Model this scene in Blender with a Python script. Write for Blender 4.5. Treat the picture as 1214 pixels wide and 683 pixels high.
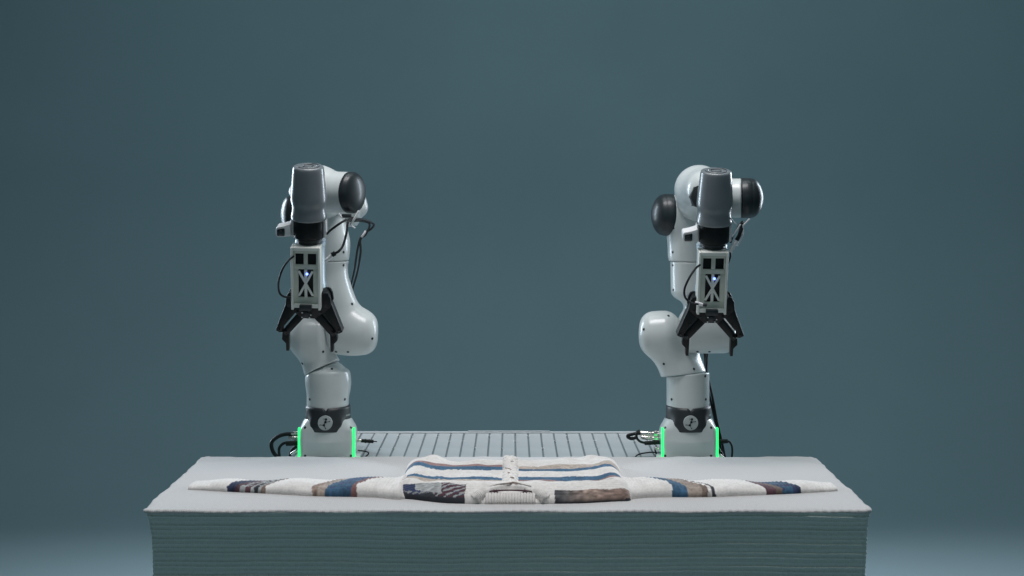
import bpy, bmesh, math, random
import numpy as np
from mathutils import Vector, Matrix

random.seed(7)
np.random.seed(7)
R = math.radians
scene = bpy.context.scene
for o in list(bpy.data.objects):
    bpy.data.objects.remove(o, do_unlink=True)
COL = scene.collection

# ---------------------------------------------------------------- camera
CAM = np.array([0.0, -3.94, 1.528])
FPX = 1995.0                      # focal length in photo pixels (photo is 1214 wide)
cd = bpy.data.cameras.new('camera')
cd.sensor_width = 36.0
cd.sensor_fit = 'HORIZONTAL'
cd.lens = 36.0 * FPX / 1214.0
cd.shift_y = -(341.5 - 211.0) / 1214.0
cd.clip_start = 0.1
cd.clip_end = 200
cam = bpy.data.objects.new('camera', cd)
cam.location = CAM
cam.rotation_euler = (R(90), 0, 0)
COL.objects.link(cam)
scene.camera = cam

# ---------------------------------------------------------------- world, lamps, exposure
w = bpy.data.worlds.new('World')
scene.world = w
w.use_nodes = True
bg = w.node_tree.nodes['Background']
bg.inputs['Color'].default_value = (0.46, 0.72, 0.80, 1)
bg.inputs['Strength'].default_value = 0.10

def area(name, loc, target, sx, sy, power, col, spread=180):
    l = bpy.data.lights.new(name, 'AREA')
    l.shape = 'RECTANGLE'
    l.size, l.size_y = sx, sy
    l.energy = power
    l.color = col
    l.spread = R(spread)
    o = bpy.data.objects.new(name, l)
    o.location = loc
    d = Vector(target) - Vector(loc)
    o.rotation_euler = d.to_track_quat('-Z', 'Y').to_euler()
    COL.objects.link(o)
    return o

area('overhead_softbox', (0, 0.09, 3.7), (0, 0.19, 0), 1.9, 0.9, 66, (1.0, 0.98, 1.0))
area('rim_strip_light', (-2.3, 2.55, 1.75), (-0.45, 0.7, 1.2), 0.4, 1.8, 15, (0.74, 0.88, 1.0), 90)
area('rim_strip_light', (2.3, 2.55, 1.75), (0.45, 0.7, 1.2), 0.4, 1.8, 12, (0.80, 0.91, 1.0), 90)
area('backdrop_light', (0.6, 1.6, 4.6), (0.5, 4.9, 0.6), 3.8, 0.6, 32, (0.84, 0.98, 1.0))
area('floor_light', (0.3, 2.15, 3.6), (0.3, 2.15, 0), 4.6, 0.3, 13.0, (1.0, 0.90, 0.94), 44)
area('front_fill', (0, -6.0, 3.2), (0, 0.6, 1.0), 3.0, 2.0, 10, (0.74, 0.97, 1.0))

scene.view_settings.view_transform = 'Standard'
scene.view_settings.look = 'None'
scene.view_settings.exposure = 0.0
scene.view_settings.gamma = 1.0
scene.view_settings.use_curve_mapping = False
scene.cycles.use_denoising = True
scene.cycles.max_bounces = 8
scene.cycles.sample_clamp_indirect = 6.0

# ---------------------------------------------------------------- materials
def mat(name, col, rough=0.5, metal=0.0, coat=0.0, spec=0.5, noise=0.0, nscale=40.0, bump=0.0, bscale=300.0,
        bdist=0.001, emit=None, estr=0.0, rvar=0.0, sheen=0.0):
    m = bpy.data.materials.new(name)
    m.use_nodes = True
    nt = m.node_tree
    b = nt.nodes['Principled BSDF']
    b.inputs['Base Color'].default_value = (*col, 1)
    b.inputs['Roughness'].default_value = rough
    b.inputs['Metallic'].default_value = metal
    b.inputs['Coat Weight'].default_value = coat
    b.inputs['Coat Roughness'].default_value = 0.15
    b.inputs['Specular IOR Level'].default_value = spec
    b.inputs['Sheen Weight'].default_value = sheen
    tc = nt.nodes.new('ShaderNodeTexCoord')
    if noise > 0:
        n = nt.nodes.new('ShaderNodeTexNoise')
        n.inputs['Scale'].default_value = nscale
        n.inputs['Detail'].default_value = 6
        nt.links.new(tc.outputs['Object'], n.inputs['Vector'])
        mx = nt.nodes.new('ShaderNodeMixRGB')
        mx.blend_type = 'MULTIPLY'
        mx.inputs['Fac'].default_value = noise
        mx.inputs['Color1'].default_value = (*col, 1)
        cr = nt.nodes.new('ShaderNodeValToRGB')
        cr.color_ramp.elements[0].position = 0.3
        cr.color_ramp.elements[0].color = (0.45, 0.45, 0.45, 1)
        cr.color_ramp.elements[1].position = 0.7
        cr.color_ramp.elements[1].color = (1, 1, 1, 1)
        nt.links.new(n.outputs['Fac'], cr.inputs['Fac'])
        nt.links.new(cr.outputs['Color'], mx.inputs['Color2'])
        nt.links.new(mx.outputs['Color'], b.inputs['Base Color'])
        if rvar > 0:
            mr = nt.nodes.new('ShaderNodeMapRange')
            mr.inputs['To Min'].default_value = rough - rvar
            mr.inputs['To Max'].default_value = rough + rvar
            nt.links.new(n.outputs['Fac'], mr.inputs['Value'])
            nt.links.new(mr.outputs['Result'], b.inputs['Roughness'])
    if bump > 0:
        n2 = nt.nodes.new('ShaderNodeTexNoise')
        n2.inputs['Scale'].default_value = bscale
        n2.inputs['Detail'].default_value = 4
        nt.links.new(tc.outputs['Object'], n2.inputs['Vector'])
        bp = nt.nodes.new('ShaderNodeBump')
        bp.inputs['Strength'].default_value = bump
        bp.inputs['Distance'].default_value = bdist
        nt.links.new(n2.outputs['Fac'], bp.inputs['Height'])
        nt.links.new(bp.outputs['Normal'], b.inputs['Normal'])
    if emit:
        b.inputs['Emission Color'].default_value = (*emit, 1)
        b.inputs['Emission Strength'].default_value = estr
    return m

M = {}
M['shell'] = mat('white_shell', (0.63, 0.675, 0.67), 0.30, coat=0.25, noise=0.06, nscale=25, rvar=0.05)
M['wrist'] = mat('grey_shell', (0.185, 0.21, 0.225), 0.34, coat=0.5, noise=0.10, nscale=30, rvar=0.05)
M['cap'] = mat('dark_cap', (0.020, 0.028, 0.032), 0.40, spec=0.35, coat=0.12, noise=0.15, nscale=30, rvar=0.05)
M['black'] = mat('black_plastic', (0.008, 0.010, 0.011), 0.45, spec=0.3, noise=0.3, nscale=60, rvar=0.08)
M['band'] = mat('band_plastic', (0.022, 0.028, 0.031), 0.45, noise=0.15, nscale=50)
M['screw'] = mat('screw_steel', (0.03, 0.035, 0.04), 0.4, metal=0.6)
M['badge'] = mat('badge_print', (0.42, 0.46, 0.46), 0.4, noise=0.08)
M['bracket'] = mat('bracket_plastic', (0.80, 0.82, 0.77), 0.45, noise=0.12, nscale=35, bump=0.1, bscale=200)
M['plate'] = mat('plate_plastic', (0.62, 0.66, 0.58), 0.5, noise=0.2, nscale=35, bump=0.15, bscale=200)
M['body'] = mat('pale_blue_metal', (0.45, 0.55, 0.62), 0.35, metal=0.2, noise=0.15)
M['cable'] = mat('cable_rubber', (0.010, 0.013, 0.015), 0.5, spec=0.25, noise=0.2)
M['whitep'] = mat('white_plastic', (0.78, 0.79, 0.80), 0.4, noise=0.08)
M['chrome'] = mat('nickel', (0.72, 0.70, 0.66), 0.22, metal=1.0, noise=0.2, nscale=80)
M['lens'] = mat('lens_glass', (0.006, 0.008, 0.012), 0.08, coat=1.0)
M['led'] = mat('green_led', (0.02, 0.25, 0.08), 0.4, emit=(0.02, 1.0, 0.20), estr=1.5)
M['spark'] = mat('blue_led', (0.1, 0.15, 0.5), 0.4, emit=(0.22, 0.34, 1.0), estr=3.0)
M['alu'] = mat('aluminium', (0.45, 0.49, 0.50), 0.5, metal=0.15, noise=0.18, nscale=12, rvar=0.08)
M['joint'] = mat('joint_rubber', (0.16, 0.195, 0.205), 0.6, noise=0.2)
M['alu_dark'] = mat('dark_frame', (0.05, 0.055, 0.06), 0.6, noise=0.2)
M['bolt'] = mat('bolt_zinc', (0.55, 0.56, 0.56), 0.4, metal=1.0, noise=0.1)

# cyclorama: painted wall-to-floor sweep with faint roller marks
def cyc_mat():
    m = mat('cyclorama_paint', (0.21, 0.325, 0.37), 0.75, spec=0.25, noise=0.12, nscale=1.3, bump=0.05, bscale=60)
    return m
M['cyc'] = cyc_mat()

def knit_mat(name, col, scale_x, scale_z, strength, axis='XZ', attr=None, rough=0.9, dist=0.002, nz=0.15):
    m = bpy.data.materials.new(name)
    m.use_nodes = True
    nt = m.node_tree
    b = nt.nodes['Principled BSDF']
    b.inputs['Roughness'].default_value = rough
    b.inputs['Specular IOR Level'].default_value = 0.2
    b.inputs['Sheen Weight'].default_value = 0.25
    b.inputs['Sheen Roughness'].default_value = 0.5
    tc = nt.nodes.new('ShaderNodeTexCoord')
    if attr:
        a = nt.nodes.new('ShaderNodeAttribute')
        a.attribute_name = attr
        csock = a.outputs['Color']
    else:
        rgb = nt.nodes.new('ShaderNodeRGB')
        rgb.outputs[0].default_value = (*col, 1)
        csock = rgb.outputs[0]
    n = nt.nodes.new('ShaderNodeTexNoise')
    n.inputs['Scale'].default_value = 160
    n.inputs['Detail'].default_value = 5
    nt.links.new(tc.outputs['Object'], n.inputs['Vector'])
    mr = nt.nodes.new('ShaderNodeMapRange')
    mr.inputs['From Min'].default_value = 0.3
    mr.inputs['From Max'].default_value = 0.7
    mr.inputs['To Min'].default_value = 1.0 - nz
    mr.inputs['To Max'].default_value = 1.0 + nz * 0.3
    nt.links.new(n.outputs['Fac'], mr.inputs['Value'])
    mx = nt.nodes.new('ShaderNodeMixRGB')
    mx.blend_type = 'MULTIPLY'
    mx.inputs['Fac'].default_value = 1.0
    nt.links.new(csock, mx.inputs['Color1'])
    nt.links.new(mr.outputs['Result'], mx.inputs['Color2'])
    nt.links.new(mx.outputs['Color'], b.inputs['Base Color'])
    hs = None
    for ax, sc in (('X', scale_x), (axis[1], scale_z)):
        if sc <= 0:
            continue
        wv = nt.nodes.new('ShaderNodeTexWave')
        wv.wave_type = 'BANDS'
        wv.bands_direction = ax
        wv.inputs['Scale'].default_value = sc
        wv.inputs['Distortion'].default_value = 1.2
        wv.inputs['Detail'].default_value = 2
        wv.inputs['Detail Scale'].default_value = 3
        nt.links.new(tc.outputs['Object'], wv.inputs['Vector'])
        if hs is None:
            hs = wv.outputs['Fac']
        else:
            ad = nt.nodes.new('ShaderNodeMath')
            ad.operation = 'ADD'
            nt.links.new(hs, ad.inputs[0])
            nt.links.new(wv.outputs['Fac'], ad.inputs[1])
            hs = ad.outputs[0]
    ad = nt.nodes.new('ShaderNodeMath')
    ad.operation = 'ADD'
    nt.links.new(n.outputs['Fac'], ad.inputs[1])
    if hs is not None:
        nt.links.new(hs, ad.inputs[0])
    bp = nt.nodes.new('ShaderNodeBump')
    bp.inputs['Strength'].default_value = strength
    bp.inputs['Distance'].default_value = dist
    nt.links.new(ad.outputs[0], bp.inputs['Height'])
    nt.links.new(bp.outputs['Normal'], b.inputs['Normal'])
    return m

M['cover'] = knit_mat('cover_knit', (0.66, 0.72, 0.68), 55, 0, 0.3, nz=0.08)
M['cover_top'] = knit_mat('cover_knit_top', (0.56, 0.55, 0.545), 60, 60, 0.2, axis='XY', nz=0.05)
M['wool'] = knit_mat('cardigan_wool', (0.8, 0.77, 0.72), 110, 0, 0.14, axis='XY', attr='Col', nz=0.12, dist=0.0016)

# ---------------------------------------------------------------- object helpers
def V(px, py, d):
    """real position of a point seen at photo pixel (px, py) at the known distance d from the camera"""
    return np.array([(px - 607.0) * d / FPX, d + CAM[1], CAM[2] - (py - 211.0) * d / FPX])

def new_mesh(name, verts, faces, m, smooth=True):
    me = bpy.data.meshes.new(name)
    me.from_pydata([tuple(v) for v in verts], [], [tuple(f) for f in faces])
    me.materials.append(m)
    if smooth:
        me.polygons.foreach_set('use_smooth', [True] * len(me.polygons))
    me.update()
    return me

def link(name, me, parent=None, loc=(0, 0, 0), rot=(0, 0, 0)):
    o = bpy.data.objects.new(name, me)
    COL.objects.link(o)
    o.location = loc
    o.rotation_euler = rot
    if parent is not None:
        o.parent = parent
    return o

def empty(name, loc, label, cat, group=None):
    o = bpy.data.objects.new(name, None)
    o.empty_display_size = 0.1
    COL.objects.link(o)
    o.location = loc
    o['label'] = label
    o['category'] = cat
    if group:
        o['group'] = group
    return o

def bm_mesh(name, bm, m, smooth=False):
    me = bpy.data.meshes.new(name)
    bmesh.ops.recalc_face_normals(bm, faces=bm.faces)
    bm.to_mesh(me)
    bm.free()
    me.materials.append(m)
    if smooth:
        me.polygons.foreach_set('use_smooth', [True] * len(me.polygons))
        me.set_sharp_from_angle(angle=R(40))
    return me

def bm_box(bm, c, s, bev=0.0, seg=2):
    r = bmesh.ops.create_cube(bm, size=1.0, matrix=Matrix.Translation(c) @ Matrix.Diagonal((*s, 1)))
    if bev > 0:
        es = list({e for v in r['verts'] for e in v.link_edges})
        bmesh.ops.bevel(bm, geom=es, offset=bev, segments=seg, affect='EDGES', profile=0.5)

def bm_poly(bm, pts, y0, y1, bev=0.0):
    """pts: list of (x, z); extruded from y0 to y1"""
    n = len(pts)
    a = [bm.verts.new((p[0], y0, p[1])) for p in pts]
    b = [bm.verts.new((p[0], y1, p[1])) for p in pts]
    fs = [bm.faces.new(a), bm.faces.new(list(reversed(b)))]
    for i in range(n):
        fs.append(bm.faces.new((a[i], b[i], b[(i + 1) % n], a[(i + 1) % n])))
    bmesh.ops.recalc_face_normals(bm, faces=fs)
    if bev > 0:
        es = list({e for f in fs for e in f.edges})
        bmesh.ops.bevel(bm, geom=es, offset=bev, segments=2, affect='EDGES', profile=0.5)

def bm_cyl(bm, a, b, r0, r1=None, seg=20, bev=0.0):
    a, b = Vector(a), Vector(b)
    d = b - a
    q = d.to_track_quat('Z', 'Y').to_matrix().to_4x4()
    r = bmesh.ops.create_cone(bm, cap_ends=True, segments=seg, radius1=r0, radius2=r0 if r1 is None else r1,
                              depth=d.length, matrix=Matrix.Translation((a + b) / 2) @ q)
    if bev > 0:
        es = [e for e in {e for v in r['verts'] for e in v.link_edges}
              if any(len(f.verts) > 4 for f in e.link_faces)]
        bmesh.ops.bevel(bm, geom=es, offset=bev, segments=2, affect='EDGES', profile=0.5)

def catmull(pts, n=10):
    p = [np.array(q, float) for q in pts]
    p = [2 * p[0] - p[1]] + p + [2 * p[-1] - p[-2]]
    out = []
    for i in range(1, len(p) - 2):
        for t in np.linspace(0, 1, n, endpoint=False):
            a, b, c, d = p[i - 1], p[i], p[i + 1], p[i + 2]
            out.append(0.5 * (2 * b + (c - a) * t + (2 * a - 5 * b + 4 * c - d) * t * t + (3 * b - a - 3 * c + d) * t ** 3))
    out.append(p[-2])
    return np.array(out)

def tube_geo(path, rad, seg=10):
    path = np.asarray(path, float)
    n = len(path)
    rad = np.broadcast_to(rad, (n,))
    vs, fs = [], []
    t = np.gradient(path, axis=0)
    t /= np.linalg.norm(t, axis=1)[:, None] + 1e-12
    up = np.array([0.13, 0.2, 0.97])
    if abs(t[0] @ up) > 0.9:
        up = np.array([1.0, 0, 0])
    nrm = np.cross(t[0], up)
    nrm /= np.linalg.norm(nrm)
    for i in range(n):
        nrm = nrm - t[i] * (nrm @ t[i])
        nrm /= np.linalg.norm(nrm)
        bn = np.cross(t[i], nrm)
        for k in range(seg):
            a = 2 * math.pi * k / seg
            vs.append(path[i] + rad[i] * (math.cos(a) * nrm + math.sin(a) * bn))
    for i in range(n - 1):
        for k in range(seg):
            k2 = (k + 1) % seg
            fs.append((i * seg + k, i * seg + k2, (i + 1) * seg + k2, (i + 1) * seg + k))
    fs.append(tuple(reversed(range(seg))))
    fs.append(tuple(range((n - 1) * seg, n * seg)))
    return vs, fs

def tube(name, pts, rad, m, parent, origin, seg=10, n=10, raw=False):
    path = np.asarray(pts, float) if raw else catmull(pts, n)
    vs, fs = tube_geo(path, rad, seg)
    return link(name, new_mesh(name, np.array(vs) - origin, fs, m), parent)

def lathe(prof, seg=48):
    """prof: list of (r, z), closed at both ends on the axis"""
    vs, fs = [], []
    rings = []
    for r, z in prof:
        if r < 1e-6:
            rings.append([len(vs)])
            vs.append((0, 0, z))
        else:
            rings.append(list(range(len(vs), len(vs) + seg)))
            for k in range(seg):
                a = 2 * math.pi * k / seg
                vs.append((r * math.cos(a), r * math.sin(a), z))
    for a, b in zip(rings[:-1], rings[1:]):
        for k in range(seg):
            k2 = (k + 1) % seg
            if len(a) == 1:
                fs.append((a[0], b[k2], b[k]))
            elif len(b) == 1:
                fs.append((a[k], a[k2], b[0]))
            else:
                fs.append((a[k], a[k2], b[k2], b[k]))
    return vs, fs

# ---------------------------------------------------------------- distance-field shells
def s_cap(a, b, ra, rb):
    a, b = np.asarray(a), np.asarray(b)
    ab = b - a
    L = ab @ ab
    def f(p):
        t = np.clip(((p - a) @ ab) / L, 0, 1)
        return np.linalg.norm(p - a - t[:, None] * ab, axis=1) - (ra + (rb - ra) * t)
    return f

def s_cyl(a, b, r, rd=0.006):
    a, b = np.asarray(a), np.asarray(b)
    ab = b - a
    L = np.linalg.norm(ab)
    u = ab / L
    def f(p):
        q = p - a
        h = q @ u
        rr = np.linalg.norm(q - h[:, None] * u, axis=1)
        dx = rr - (r - rd)
        dy = np.abs(h - L / 2) - (L / 2 - rd)
        return np.minimum(np.maximum(dx, dy), 0) + np.hypot(np.maximum(dx, 0), np.maximum(dy, 0)) - rd
    return f

def s_ell(c, r):
    c, r = np.asarray(c), np.asarray(r)
    def f(p):
        q = (p - c) / r
        k0 = np.linalg.norm(q, axis=1)
        k1 = np.linalg.norm(q / r, axis=1)
        return k0 * (k0 - 1) / (k1 + 1e-9)
    return f

def s_box(c, h, rd):
    c, h = np.asarray(c), np.asarray(h)
    def f(p):
        q = np.abs(p - c) - (h - rd)
        return np.linalg.norm(np.maximum(q, 0), axis=1) + np.minimum(q.max(axis=1), 0) - rd
    return f

def s_plane(c, n):
    """inside is the side the normal points away from"""
    c, n = np.asarray(c, float), np.asarray(n, float)
    n = n / np.linalg.norm(n)
    return lambda p: (p - c) @ n

def smin(a, b, k):
    h = np.maximum(k - np.abs(a - b), 0) / k
    return np.minimum(a, b) - h * h * k * 0.25

def U(k, *fs):
    def f(p):
        d = fs[0](p)
        for g in fs[1:]:
            d = smin(d, g(p), k)
        return d
    return f

def I(k, *fs):
    def f(p):
        d = fs[0](p)
        for g in fs[1:]:
            d = -smin(-d, -g(p), k)
        return d
    return f

def NEG(f):
    return lambda p: -f(p)

def surfnet(f, lo, hi, h=0.0026):
    lo, hi = np.asarray(lo), np.asarray(hi)
    n = np.ceil((hi - lo) / h).astype(int) + 1
    ax = [lo[i] + h * np.arange(n[i]) for i in range(3)]
    G = np.stack(np.meshgrid(*ax, indexing='ij'), -1).reshape(-1, 3)
    F = f(G).reshape(n)
    ins = F < 0
    cnt = np.zeros(n - 1, int)
    for dx in (0, 1):
        for dy in (0, 1):
            for dz in (0, 1):
                cnt += ins[dx:n[0] - 1 + dx, dy:n[1] - 1 + dy, dz:n[2] - 1 + dz]
    act = (cnt > 0) & (cnt < 8)
    idx = np.argwhere(act)
    cor = np.array([(x, y, z) for x in (0, 1) for y in (0, 1) for z in (0, 1)])
    vals = np.stack([F[idx[:, 0] + c[0], idx[:, 1] + c[1], idx[:, 2] + c[2]] for c in cor], 1)
    acc = np.zeros((len(idx), 3))
    num = np.zeros(len(idx))
    for i in range(8):
        for j in range(i + 1, 8):
            if np.abs(cor[i] - cor[j]).sum() == 1:
                a, b = vals[:, i], vals[:, j]
                m = (a < 0) != (b < 0)
                t = np.where(m, a / np.where(m, a - b, 1), 0)
                acc += np.where(m[:, None], cor[i] + t[:, None] * (cor[j] - cor[i]), 0)
                num += m
    vs = lo + h * (idx + acc / num[:, None])
    vid = -np.ones(n - 1, int)
    vid[idx[:, 0], idx[:, 1], idx[:, 2]] = np.arange(len(idx))
    faces = []
    for a in range(3):
        b, c = (a + 1) % 3, (a + 2) % 3
        s0 = [slice(None)] * 3
        s1 = [slice(None)] * 3
        s0[a] = slice(0, -1)
        s1[a] = slice(1, None)
        A, B = ins[tuple(s0)], ins[tuple(s1)]
        e = np.argwhere(A != B)
        e = e[(e[:, b] > 0) & (e[:, c] > 0) & (e[:, b] < n[b] - 1) & (e[:, c] < n[c] - 1)]
        fl = A[e[:, 0], e[:, 1], e[:, 2]]
        q = []
        for ob, oc in ((-1, -1), (0, -1), (0, 0), (-1, 0)):
            ii = e.copy()
            ii[:, b] += ob
            ii[:, c] += oc
            q.append(vid[ii[:, 0], ii[:, 1], ii[:, 2]])
        q = np.stack(q, 1)
        q[~fl] = q[~fl][:, ::-1]
        faces.append(q)
    faces = np.concatenate(faces)
    for _ in range(2):
        e = 0.0006
        d = f(vs)
        g = np.stack([(f(vs + np.eye(3)[i] * e) - f(vs - np.eye(3)[i] * e)) / (2 * e) for i in range(3)], 1)
        st = d[:, None] * g / ((g * g).sum(1)[:, None] + 0.05)
        ln = np.linalg.norm(st, axis=1)[:, None]
        vs = vs - st * np.minimum(1, 0.7 * h / (ln + 1e-9))
    return vs, faces

SHELLS = []
def shell(name, f, lo, hi, m, parent, origin, h=0.0026):
    vs, fs = surfnet(f, lo, hi, h)
    me = bpy.data.meshes.new(name)
    vs = vs - origin
    me.vertices.add(len(vs))
    me.vertices.foreach_set('co', vs.ravel())
    me.loops.add(fs.size)
    me.loops.foreach_set('vertex_index', fs.ravel().astype(np.int32))
    me.polygons.add(len(fs))
    me.polygons.foreach_set('loop_start', np.arange(0, fs.size, 4, dtype=np.int32))
    me.update(calc_edges=True)
    me.polygons.foreach_set('use_smooth', np.ones(len(fs), bool))
    me.materials.append(m)
    me.update()
    o = link(name, me, parent)
    return o

def hit(f, px, py):
    """first point of a shell seen along the line of sight through (px, py), with its normal"""
    d = V(px, py, 1.0) - CAM
    d /= np.linalg.norm(d)
    t = 4.2
    for _ in range(200):
        s = float(f((CAM + d * t)[None])[0])
        t += s * 0.7
        if abs(s) < 1e-5 or t > 6:
            break
    if t > 5.9:
        return None
    p = CAM + d * t
    e = 0.0008
    n = np.array([float(f((p + np.eye(3)[i] * e)[None])[0] - f((p - np.eye(3)[i] * e)[None])[0]) for i in range(3)])
    return p, n / np.linalg.norm(n)

bm = bmesh.new()
bm_cyl(bm, (0, 0, -0.002), (0, 0, 0.0011), 0.0037, seg=12)
SCREW = bm_mesh('screw', bm, M['screw'])

def screws(f, part, origin, spots):
    for px, py in spots:
        r = hit(f, px, py)
        if r is None:
            continue
        p, n = r
        link('screw', SCREW, part, p - origin, Vector(n).to_track_quat('Z', 'Y').to_euler())

# ================================================================ SETTING
def build_cyclorama():
    xs = np.linspace(-9, 9, 2)
    prof = [(-12.0, 0.0), (3.35, 0.0)]
    rad = 1.5
    for a in np.linspace(0, 90, 40)[1:]:
        prof.append((3.35 + rad * math.sin(R(a)), rad - rad * math.cos(R(a))))
    prof.append((3.35 + rad, 7.0))
    vs = [(x, y, z) for (y, z) in prof for x in xs]
    fs = [(2 * i, 2 * i + 1, 2 * i + 3, 2 * i + 2) for i in range(len(prof) - 1)]
    o = link('studio_backdrop', new_mesh('studio_backdrop', vs, fs, M['cyc']))
    o['kind'] = 'structure'
build_cyclorama()

# ================================================================ TABLE with knitted cover
TX0, TX1, TY0, TY1, TZ = -0.862, 0.842, 0.0, 0.752, 0.750

def build_table():
    t = empty('covered_table', ((TX0 + TX1) / 2, (TY0 + TY1) / 2, 0), 'long table under a pale ribbed knit cover reaching down its sides', 'table')
    org = np.array(t.location)
    # perimeter of the rounded rectangle
    rc = 0.022
    per = []
    def arc(cx, cy, a0):
        for a in np.linspace(a0, a0 + 90, 7):
            per.append((cx + rc * math.cos(R(a)), cy + rc * math.sin(R(a)), math.cos(R(a)), math.sin(R(a))))
    def seg(p, q, nx, ny, n):
        for s in np.linspace(0, 1, n + 2)[1:-1]:
            per.append((p[0] + (q[0] - p[0]) * s, p[1] + (q[1] - p[1]) * s, nx, ny))
    arc(TX0 + rc, TY0 + rc, 180)
    seg((TX0 + rc, TY0), (TX1 - rc, TY0), 0, -1, 170)
    arc(TX1 - rc, TY0 + rc, 270)
    seg((TX1, TY0 + rc), (TX1, TY1 - rc), 1, 0, 40)
    arc(TX1 - rc, TY1 - rc, 0)
    seg((TX1 - rc, TY1), (TX0 + rc, TY1), 0, 1, 60)
    arc(TX0 + rc, TY1 - rc, 90)
    seg((TX0, TY1 - rc), (TX0, TY0 + rc), -1, 0, 40)
    per = np.array(per)
    n = len(per)
    s = np.concatenate([[0], np.cumsum(np.hypot(*np.diff(per[:, :2], axis=0).T))])
    zs = []
    period = 0.0108
    nr = int(0.73 / period)
    per_rib = 12
    vs = []
    rows = nr * per_rib
    for j in range(rows + 1):
        dz = 0.006 + j * period / per_rib
        wob = 0.0020 * np.sin(s * 5.3 + dz * 6) + 0.0012 * np.sin(s * 13.1 + 1.3 + dz * 9) + 0.0005 * np.sin(s * 37 + dz * 30)
        ph = j / per_rib * 2 * math.pi
        amp = np.where(np.abs(per[:, 3]) > 0.9, 0.0026, 0.0014) * (0.75 + 0.35 * np.sin(s * 3.1 + int(j / per_rib + 0.5) * 2.3))
        rib = amp * ((0.5 + 0.5 * math.cos(ph)) ** 1.7 * 1.5 - 0.6) + 0.0
        side = np.where(per[:, 2] < -0.5, 0.024, np.where(per[:, 2] > 0.5, 0.016, 0.010))
        inset = side * (1 - math.exp(-dz / 0.13)) * 1.25 + 0.003 * np.sin(s * 2.3 + dz * 7) * min(1, dz / 0.1)
        inset = inset - 0.0020 * math.exp(-((dz - 0.012) / 0.012) ** 2)
        off = rib - inset
        z = TZ - dz + wob * min(1.0, dz / 0.02) * 0.9
        vs.append(np.stack([per[:, 0] + per[:, 2] * off, per[:, 1] + per[:, 3] * off, np.maximum(z, 0.004)], 1))
    vs = np.concatenate(vs) - org
    fs = []
    for j in range(rows):
        for i in range(n):
            i2 = (i + 1) % n
            fs.append((j * n + i, (j + 1) * n + i, (j + 1) * n + i2, j * n + i2))
    skirt = link('ribbed_skirt', new_mesh('ribbed_skirt', vs, fs, M['cover']), t)
    # top sheet: same perimeter, shrinking rings with a rounded lip and gentle unevenness
    vs, fs = [], []
    rings = [(0.0035, -0.0075), (0.0042, -0.004), (0.0028, -0.0012), (0.0, 0.0), (-0.004, 0.0008), (-0.010, 0.001), (-0.02, 0.001)]
    for k, (off, dz) in enumerate(rings):
        wav = 0.0016 * np.sin(s * 11) + 0.0012 * np.sin(s * 29 + 2) + 0.0008 * np.sin(s * 90)
        edge = wav if k < 5 else wav * 0.3
        x = per[:, 0] + per[:, 2] * (off + edge)
        y = per[:, 1] + per[:, 3] * (off + edge)
        z = TZ + dz + (0.0010 * np.sin(s * 23) + 0.0008 * np.sin(s * 310)) * (1 if 0 < k < 5 else 0)
        vs.append(np.stack([x, y, z], 1))
    vs = list(np.concatenate(vs) - org)
    for j in range(len(rings) - 1):
        for i in range(n):
            i2 = (i + 1) % n
            fs.append((j * n + i, j * n + i2, (j + 1) * n + i2, (j + 1) * n + i))
    fs.append(tuple((len(rings) - 1) * n + i for i in range(n)))
    link('cover_top', new_mesh('cover_top', vs, fs, M['cover_top']), t)
build_table()

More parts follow.
